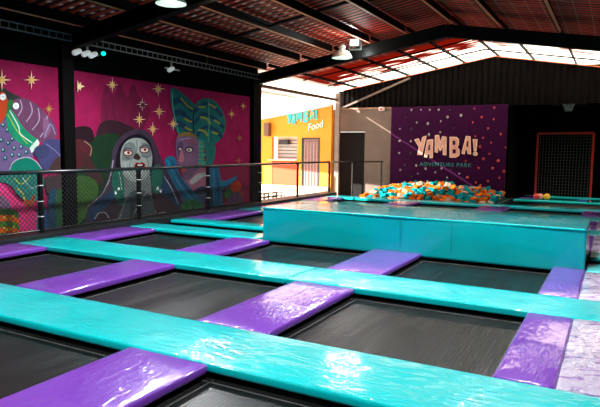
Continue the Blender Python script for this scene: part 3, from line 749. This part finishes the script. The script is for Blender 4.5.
# ------------------------------------------------------------------ sun
sd = Vector((1, 1.0, -.6)).normalized()
d = bpy.data.lights.new('sun', 'SUN'); d.energy = 20; d.angle = .009; d.color = (1, .93, .82)
o = bpy.data.objects.new('sun', d); C.objects.link(o); o.rotation_mode = 'QUATERNION'; o.rotation_quaternion = sd.to_track_quat('-Z', 'Y'); o.location = (-20, -10, 15)

# ------------------------------------------------------------------ outside: kiosk, awning
m_or = mat('yellow_orange_paint', (.95, .29, .002), .6, var=.1, scale=1)
m_or2 = mat('deep_orange_paint', (.8, .05, .001), .6, var=.05)
KY = 20.45
t = thing('kiosk', 'yellow orange food kiosk building seen through the open bay', 'building', (-12, KY, FZ))
z_l, z_r = 2.85, 3.32
def px(x, y, Y=KY): return onY((x, y), Y)
xl = px(255, 120).x - 1.5; xr = -9.78
h0 = px(272, 137); h1 = px(297, 161); d0 = px(303, 139); d1_ = px(318, 188.5)
prof = [(xl, FZ), (xr, FZ), (xr, z_r), (xl, z_l - .3)]
b = B()
# wall built around the hatch
def rk(x): return z_l - .3 + (z_r - z_l + .3) * (x - xl) / (xr - xl)
def quadwall(x0, x1, za, zb=None):
    zt0 = rk(x0) if zb is None else zb; zt1 = rk(x1) if zb is None else zb
    v = [b.verts.new(q) for q in ((x0, KY, za), (x1, KY, za), (x1, KY, zt1), (x0, KY, zt0), (x0, KY + .18, za), (x1, KY + .18, za), (x1, KY + .18, zt1), (x0, KY + .18, zt0))]
    for q in ((0, 1, 2, 3), (4, 5, 6, 7), (0, 1, 5, 4), (1, 2, 6, 5), (2, 3, 7, 6), (3, 0, 4, 7)): b.faces.new([v[k] for k in q])
quadwall(xl, h0.x, FZ); quadwall(h0.x, h1.x, h0.z); quadwall(h1.x, d0.x, FZ); quadwall(d0.x, d1_.x, d0.z); quadwall(d1_.x, xr, FZ)
obj('wall', b, m_or, t)
b = B(); box(b, h0.x, h1.x, KY + .02, KY + .16, FZ, h1.z); obj('counter_front', b, m_or2, t)
b = B(); box(b, h0.x - .12, h1.x + .02, KY - .16, KY + .1, h1.z, h1.z + .05); obj('counter_shelf', b, mat('pale_yellow', (.95, .7, .4), .5), t)
ht = B(); box(ht, h0.x + .05, h1.x, KY + .35, KY + .4, h1.z + .05, h0.z); hat = obj('serving_hatch', ht, mat('grey_blind', (.5, .5, .47), .5), t)
b = B()
for k in range(6):
    zz = h1.z + .12 + k * .14; box(b, h0.x + .05, h1.x, KY + .33, KY + .35, zz, zz + .04)
obj('blind_slat', b, mat('dark_grey_slat', (.12, .12, .12), .5), hat)
b = B(); box(b, h0.x + .25, h0.x + .7, KY + .1, KY + .3, h0.z - .3, h0.z - .1, .03); obj('menu_lamp', b, m_black, hat)
b = B(); box(b, d0.x, d1_.x, KY + .03, KY + .1, d1_.z - .06, d0.z)
dr = obj('door', b, mat('brown_door', (.22, .11, .10), .5), t)
b = B()
for k in range(5):
    x = d0.x + .06 + k * (d1_.x - d0.x - .12) / 4.3; box(b, x, x + .05, KY + .012, KY + .03, d1_.z + .05, d0.z - .12)
obj('door_slat', b, mat('pale_brown_slat', (.36, .2, .18), .5), dr)
b = B(); box(b, d0.x - .05, d0.x, KY - .02, KY + .02, d1_.z - .06, d0.z + .05); box(b, d1_.x, d1_.x + .05, KY - .02, KY + .02, d1_.z - .06, d0.z + .05); box(b, d0.x, d1_.x, KY - .02, KY + .02, d0.z, d0.z + .05); obj('door_frame', b, m_black, t)
b = B(); box(b, xl, xr, KY - .5, KY - .01, FZ, -.02); box(b, xl, xr, KY - .25, KY - .01, -.02, .1); obj('step', b, mat('pale_step', (.85, .68, .5), .7), t)
b = B(); tube(b, [(xl, KY - .08, rk(xl) - .02), (xr, KY - .08, z_r - .02)], .05, 8); obj('gutter', b, mat('white_gutter', (.75, .72, .75), .4), t)
p = px(269, 129); b = B(); box(b, p.x - .12, p.x + .12, KY - .25, KY - .02, p.z - .3, p.z + .25, .02); obj('wall_speaker', b, mat('brown_speaker', (.16, .08, .05), .6), t)

# lettering
LET = {
 'Y': ([(88, 238), (112, 230), (127, 262), (136, 222), (160, 214), (146, 280), (134, 330), (106, 330), (115, 282)], []),
 'A': ([(165, 240), (200, 235), (198, 347), (180, 348), (179, 324), (168, 324), (163, 345), (146, 344)], [[(176, 268), (183, 268), (182, 300), (170, 300)]]),
 'M': ([(212, 212), (234, 210), (244, 250), (256, 217), (281, 222), (279, 331), (259, 330), (258, 278), (246, 305), (238, 304), (230, 272), (228, 317), (210, 313)], []),
 'B': ([(300, 221), (340, 222), (356, 238), (354, 270), (345, 283), (360, 300), (357, 332), (335, 346), (299, 345)], [[(318, 243), (334, 246), (334, 268), (318, 270)], [(318, 295), (338, 297), (336, 320), (318, 322)]]),
 'A2': ([(398, 215), (424, 218), (427, 326), (406, 322), (405, 300), (394, 300), (388, 326), (370, 321)], [[(404, 245), (411, 246), (411, 280), (399, 280)]]),
 '!': ([(438, 235), (466, 235), (459, 308), (445, 308)], []),
}
def letters(parent, conv, thick, m_out, m_in, m_hole, ydir, inset=.02):
    for k, (pts, holes) in LET.items():
        b = B()
        allp = [(pts, 0)]
        if k == '!': allp.append((ell(453, 323, 14, 12, 12), 0))
        for pp, _ in allp:
            vs = [b.verts.new(conv(p, 0)) for p in pp]; f = b.faces.new(vs)
            b.normal_update()
            r = bmesh.ops.extrude_face_region(b, geom=[f])
            nv = [v for v in r['geom'] if isinstance(v, bmesh.types.BMVert)]
            for v in nv: v.co += Vector((0, -thick, 0))
            top = [g for g in r['geom'] if isinstance(g, bmesh.types.BMFace)][0]
            cpts = [conv(p, 0) for p in pp]; cen = sum(cpts, Vector()) / len(cpts)
            r = bmesh.ops.inset_region(b, faces=[top], thickness=inset, use_even_offset=True)
            top.material_index = 1
        for h in holes:
            vs = [b.verts.new(conv(p, 0) + Vector((0, -thick - .004, 0))) for p in h]; f = b.faces.new(vs); f.material_index = 2
        me = obj('sign_letter', b, mats=[m_out, m_in, m_hole], parent=parent)
def text_mesh(name, s, size, loc, material, parent, shear=0, sx=1, tilt=0, ext=.01, space=1):
    cu = bpy.data.curves.new(name, 'FONT'); cu.body = s; cu.size = size; cu.extrude = ext; cu.shear = shear; cu.align_x = 'CENTER'; cu.space_character = space
    o = bpy.data.objects.new(name, cu)
    C.objects.link(o)
    dg = bpy.context.evaluated_depsgraph_get(); dg.update()
    me = bpy.data.meshes.new_from_object(o.evaluated_get(dg))
    bpy.data.objects.remove(o); 
    me.transform(Matrix.Translation(loc) @ Matrix.Rotation(tilt, 4, 'Y') @ Matrix.Rotation(math.pi / 2, 4, 'X') @ Matrix.Diagonal((sx, 1, 1, 1)))
    me.transform(parent_world(parent).inverted())
    me.materials.clear(); me.materials.append(material)
    n = bpy.data.objects.new(name, me); C.objects.link(n); n.parent = parent
    return n
m_lt = mat('kiosk_teal_letter', (.03, .55, .5), .5)
def conv_k(p, _):
    u = (p[0] - 88) / 378; v = (p[1] - 280) / 130
    a = onY((286.5 + u * 31.5, 119 - u * 4.5 + v * 12.5), KY - .02); return a
letters(t, conv_k, .03, m_lt, m_lt, m_or, 0, .005)
q = px(318, 128.5); text_mesh('sign_script', 'Food', .40, (q.x - .1, KY - .03, q.z - .02), mat('white_paint', (.95, .95, .9), .5), t, shear=.35, sx=.85, tilt=math.radians(-14), ext=.01)['label'] = 'white script word Food'

# awning outside
m_awn = translucent('awning_sheet', (.6, .58, .55), .2)
t = thing('awning', 'blown-out white awning roof outside above the kiosk', 'awning', (-12.5, 17, FZ))
b = B()
v = [b.verts.new(q) for q in ((-9.8, 14.9, 3.55), (-19, 14.9, 4.23), (-19, 20.3, 4.23), (-9.8, 20.3, 3.55))]; b.faces.new(v)
r = bmesh.ops.extrude_face_region(b, geom=b.faces[:])
for g in r['geom']:
    if isinstance(g, bmesh.types.BMVert): g.co.z += .02
obj('sheet', b, m_awn, t)
for k, x in enumerate((-11.2, -12.9, -14.6)):
    b = B(); zz = 3.55 + (-9.8 - x) * .0739 - .05; beam(b, (x, 15, zz), (x, 20.3, zz), .05, .08); obj('beam', b, mat('cream_beam', (.8, .7, .6), .6), t)
for y in (15.1, 18.8):
    b = B(); tube(b, [(-14.6, y, FZ - .02), (-14.6, y, 3.6)], .05, 8); obj('post', b, mat('cream_beam', (.8, .7, .6), .6), t)

# low black stools outside
def stool(x, y, rz, label):
    t = thing('metal_stool', label, 'stool', (x, y, FZ - .02), rz, 'low black stools outside the open bay')
    M = parent_world(t)
    def w(v): return M @ Vector(v)
    b = B(); box(b, -.17, .17, -.17, .17, .415, .44)
    for vv in b.verts: vv.co = M @ vv.co
    obj('seat', b, m_black, t)
    for sx in (-1, 1):
        for sy in (-1, 1):
            b = B(); tube(b, [w((sx * .16, sy * .16, 0)), w((sx * .15, sy * .15, .415))], .018, 6); obj('leg', b, m_black, t)
    b = B()
    for z in (.14, .3):
        for sx in (-1, 1):
            tube(b, [w((sx * .155, -.155, z)), w((sx * .155, .155, z))], .014, 6); tube(b, [w((-.155, sx * .155, z)), w((.155, sx * .155, z))], .014, 6)
    obj('stretcher', b, m_black, t)
for k, (x, y, n_) in enumerate(((-10.15, 15.35, 'leftmost of the row, nearest the end of the mural'), (-10.05, 15.85, 'second from the left in the row'), (-9.98, 16.3, 'third from the left in the row'), (-9.95, 16.75, 'rightmost of the row, nearest the railing post'))):
    stool(x, y, .06 * k, 'low black wire frame stool outside, ' + n_)

# ------------------------------------------------------------------ climbing wall
CY = YE - .12
pl = onY((391.5, 107), CY); pr = onY((508, 104), CY)
m_cw = mat('purple_climbing_panel', (.034, .002, .032), .7, var=.12, scale=2, spec=.08)
t = thing('climbing_wall', 'tall purple climbing wall panel with large tan letters and small holds', 'climbing wall', ((pl.x + pr.x) / 2, CY, FZ))
b = B(); box(b, pl.x, pr.x, CY, CY + .1, FZ, 3.19, .01); obj('panel', b, m_cw, t)
m_lo = mat('letter_outline', (.95, .62, .48), .5); m_li = mat('letter_fill', (.70, .36, .25), .5)
def conv_w(p, _): return onY((400 + p[0] / 6, 100 + p[1] / 6), CY - .005)
letters(t, conv_w, .05, m_lo, m_li, m_cw, 0, .022)
q = onY((445, 164.8), CY - .02); text_mesh('sign_text', 'ADVENTURE PARK', .2, (q.x, CY - .02, q.z - .06), mat('teal_letter', (.015, .22, .22), .5), t, ext=.006, space=1.15)['label'] = 'small teal lettering reading ADVENTURE PARK'
H = [(112, 85), (147, 102), (182, 105), (94, 122), (130, 122), (93, 160), (128, 160), (92, 197), (128, 198), (188, 62), (222, 98), (243, 85), (262, 120), (285, 80), (130, 62), (160, 62), (110, 235), (145, 237), (95, 250), (175, 247), (130, 272), (205, 258), (242, 274), (180, 285), (285, 150), (220, 132), (185, 140), (215, 62), (250, 62), (150, 262), (108, 290), (225, 245), (255, 250), (280, 262)]
HR = [(327, 58), (350, 85), (390, 55), (388, 92), (322, 102), (370, 120), (410, 138), (345, 178), (380, 165), (375, 200), (402, 222), (385, 245), (355, 215), (405, 275), (405, 322), (305, 274), (340, 245), (370, 285), (332, 290), (300, 222), (425, 180), (355, 150), (330, 145), (420, 255), (365, 310), (345, 300)]
m_hw = mat('grey_hold', (.33, .33, .31), .5); m_hr = mat('red_hold', (.5, .04, .03), .5); m_hk = mat('black_hold', (.01, .012, .02), .5)
for k, (hx, hy) in enumerate(H + HR):
    q = onY((370 + hx / 3.133, 90 + hy / 3.133), CY)
    r0 = random.uniform(.035, .06)
    b = B(); bmesh.ops.create_icosphere(b, subdivisions=1, radius=r0)
    for v in b.verts:
        v.co = Vector((v.co.x * random.uniform(.6, 1.1), v.co.y * .7, v.co.z * random.uniform(.7, 1.3))) + Vector((q.x, CY - .012, q.z))
    o = obj('climbing_hold', b, m_hw if k < len(H) and k % 4 else (m_hk if k < len(H) else m_hr), t)
    if k < len(H) and k % 2:
        pass

# foam pit blocks
m_fo = [mat('orange_foam', (.5, .10, .003), .9, spec=.1), mat('teal_foam', (.0, .20, .22), .9, spec=.1), mat('cream_foam', (.42, .28, .2), .9, spec=.1)]
cn = ['orange', 'teal', 'cream']
random.seed(11)
base = []
for k in range(3):
    b = B(); box(b, -.09, .09, -.09, .09, -.09, .09, .012, seg=1); o = obj('foam_cube', b, m_fo[k]); base.append(o)
used = [False] * 3
def heap(x, y):
    u = (x + 5.35) / 2.35
    e = max(0, 1 - u * u) ** .5
    return -.02 + (.42 if x < -5 else .34) * e * max(0, min(1, (y - 18.3) / 1.7))
placed = []
y = 18.35
while y < CY - .2:
    x = -8.0
    while x < -3.15:
        xx = x + random.uniform(-.035, .035); yy = y + random.uniform(-.03, .03)
        z = heap(xx, yy) + random.uniform(-.05, .03)
        if xx > -7.55:
            placed.append((xx, yy, z))
        x += .245
    y += .235
print('foam', len(placed))
for (xx, yy, z) in placed:
    k = random.choices((0, 1, 2), (.40, .47, .13))[0]
    if used[k]: o = base[k].copy(); C.objects.link(o)
    else: o = base[k]; used[k] = True
    o.location = (xx, yy, z); o.rotation_euler = (random.uniform(-.5, .5), random.uniform(-.5, .5), random.uniform(0, 3))
    s = random.uniform(.85, 1.05); o.scale = (s, s * random.uniform(.8, 1.3), s * .85)
    tag(o, cn[k] + ' foam cube in the heap below the purple climbing wall', 'foam cube', 'foam cubes in the pit')
b = B(); nx, ny = 34, 16; gr = []
for i in range(nx + 1):
    gr.append([b.verts.new((-7.5 + 4.35 * i / nx, 18.3 + (CY - .1 - 18.3) * j / ny, max(-.15, heap(-7.5 + 4.35 * i / nx, 18.3 + (CY - .1 - 18.3) * j / ny) - .14))) for j in range(ny + 1)])
for i in range(nx):
    for j in range(ny): b.faces.new((gr[i][j], gr[i + 1][j], gr[i + 1][j + 1], gr[i][j + 1]))
tag(obj('foam_filling', b, mat('dark_foam', (.01, .05, .05), .9, spec=.1)), 'dark foam filling beneath the coloured cubes of the pit', 'foam', kind='stuff')
b = B(); box(b, -8.2, -3.05, 18.16, CY - .02, FZ, -.16); tag(obj('trim_4', b, m_black), kind='structure')
b = B(); box(b, -8.3, -3.0, 18.13, 18.2, -.17, .0); box(b, -3.1, -3.0, 18.2, CY - .05, -.17, .0); tag(obj('trim_5', b, m_black), kind='structure')

# ------------------------------------------------------------------ ball cage, hoop, balls
m_red = mat('red_pole', (.55, .03, .015), .45)
GY = 23.2
tl, tr, bl, br = onY((538, 133.5), GY), onY((594, 133), GY), onY((535, 192.5), GY), onY((590, 197), GY)
t = thing('ball_cage', 'red framed cage with grey netting standing in the dark alcove', 'cage', ((bl.x + br.x) / 2, GY, -.1))
for nme, a, c_ in (('post', (bl.x, GY, FZ), tl), ('post', (br.x, GY, FZ), tr), ('crossbar', tl, tr)):
    b = B(); tube(b, [a, c_], .04, 10); obj(nme, b, m_red, t)
b = B()
for k in range(1, 18):
    f_ = k / 18; a = tl.lerp(tr, f_); c_ = Vector((bl.x + (br.x - bl.x) * f_, GY, -.1)); tube(b, [a, c_], .006, 4)
for k in range(1, 22):
    z = -.05 + k * .11; beam(b, (bl.x, GY, z), (br.x, GY, z), .006, .005)
obj('net', b, mat('grey_net', (.12, .14, .13), .7), t)
hp = onY((569, 101.5), 23.6)
t = thing('basketball_hoop', 'small basketball hoop with white net on the black alcove wall', 'basketball hoop', (hp.x, 23.6, hp.z))
b = B(); box(b, hp.x - .6, hp.x + .6, 24.05, 24.09, hp.z - .15, hp.z + .5); obj('backboard', b, m_black, t)
b = B(); tube(b, [(hp.x + .23 * math.cos(a), 23.6 + .23 * math.sin(a), hp.z) for a in [2 * math.pi * k / 24 for k in range(25)]], .014, 6); obj('ring', b, mat('hoop_red', (.7, .12, .08), .4), t)
b = B(); box(b, hp.x - .03, hp.x + .03, 23.84, 24.05, hp.z - .03, hp.z + .01); obj('bracket', b, m_red, t)
b = B()
for k in range(12):
    for s in (1, -1):
        pts = []
        for j in range(6):
            a = 2 * math.pi * (k + s * j * .5) / 12; r_ = .22 - .02 * j - (.01 if j > 2 else 0); pts.append((hp.x + r_ * math.cos(a), 23.6 + r_ * math.sin(a), hp.z - j * .07))
        tube(b, pts, .014, 4)
obj('net', b, mat('white_net', (.95, .85, .82), .7), t)
m_b = [('red', (.75, .03, .04)), ('pale pink', (.85, .35, .28)), ('yellow', (.85, .5, .02)), ('white', (.8, .7, .68))]
for k, (bx_, by_, rr, Y) in enumerate(((536.5, 196.5, .1, 20.45), (540.5, 198, .1, 20.5), (547, 197.5, .105, 20.52), (538, 194, .09, 20.7))):
    q = onY((bx_, by_), Y); b = B(); bmesh.ops.create_uvsphere(b, u_segments=24, v_segments=16, radius=rr)
    for v in b.verts:
        pass
    o = obj('ball', b, mat(m_b[k][0] + '_ball', m_b[k][1], .35), smooth=True); o.location = (q.x, Y, rr + .006)
    tag(o, m_b[k][0] + ' ball resting on the far teal strip in front of the cage', 'ball', 'balls by the cage')
q = onY((583, 199), 20.5)
b = B(); box(b, q.x - .14, q.x + .12, 20.42, 20.58, .012, .075, .025); tag(obj('folded_cloth', b, mat('blue_cloth', (.02, .1, .35), .8)), 'small dark blue bundle on the far teal strip right of the balls', 'bundle')
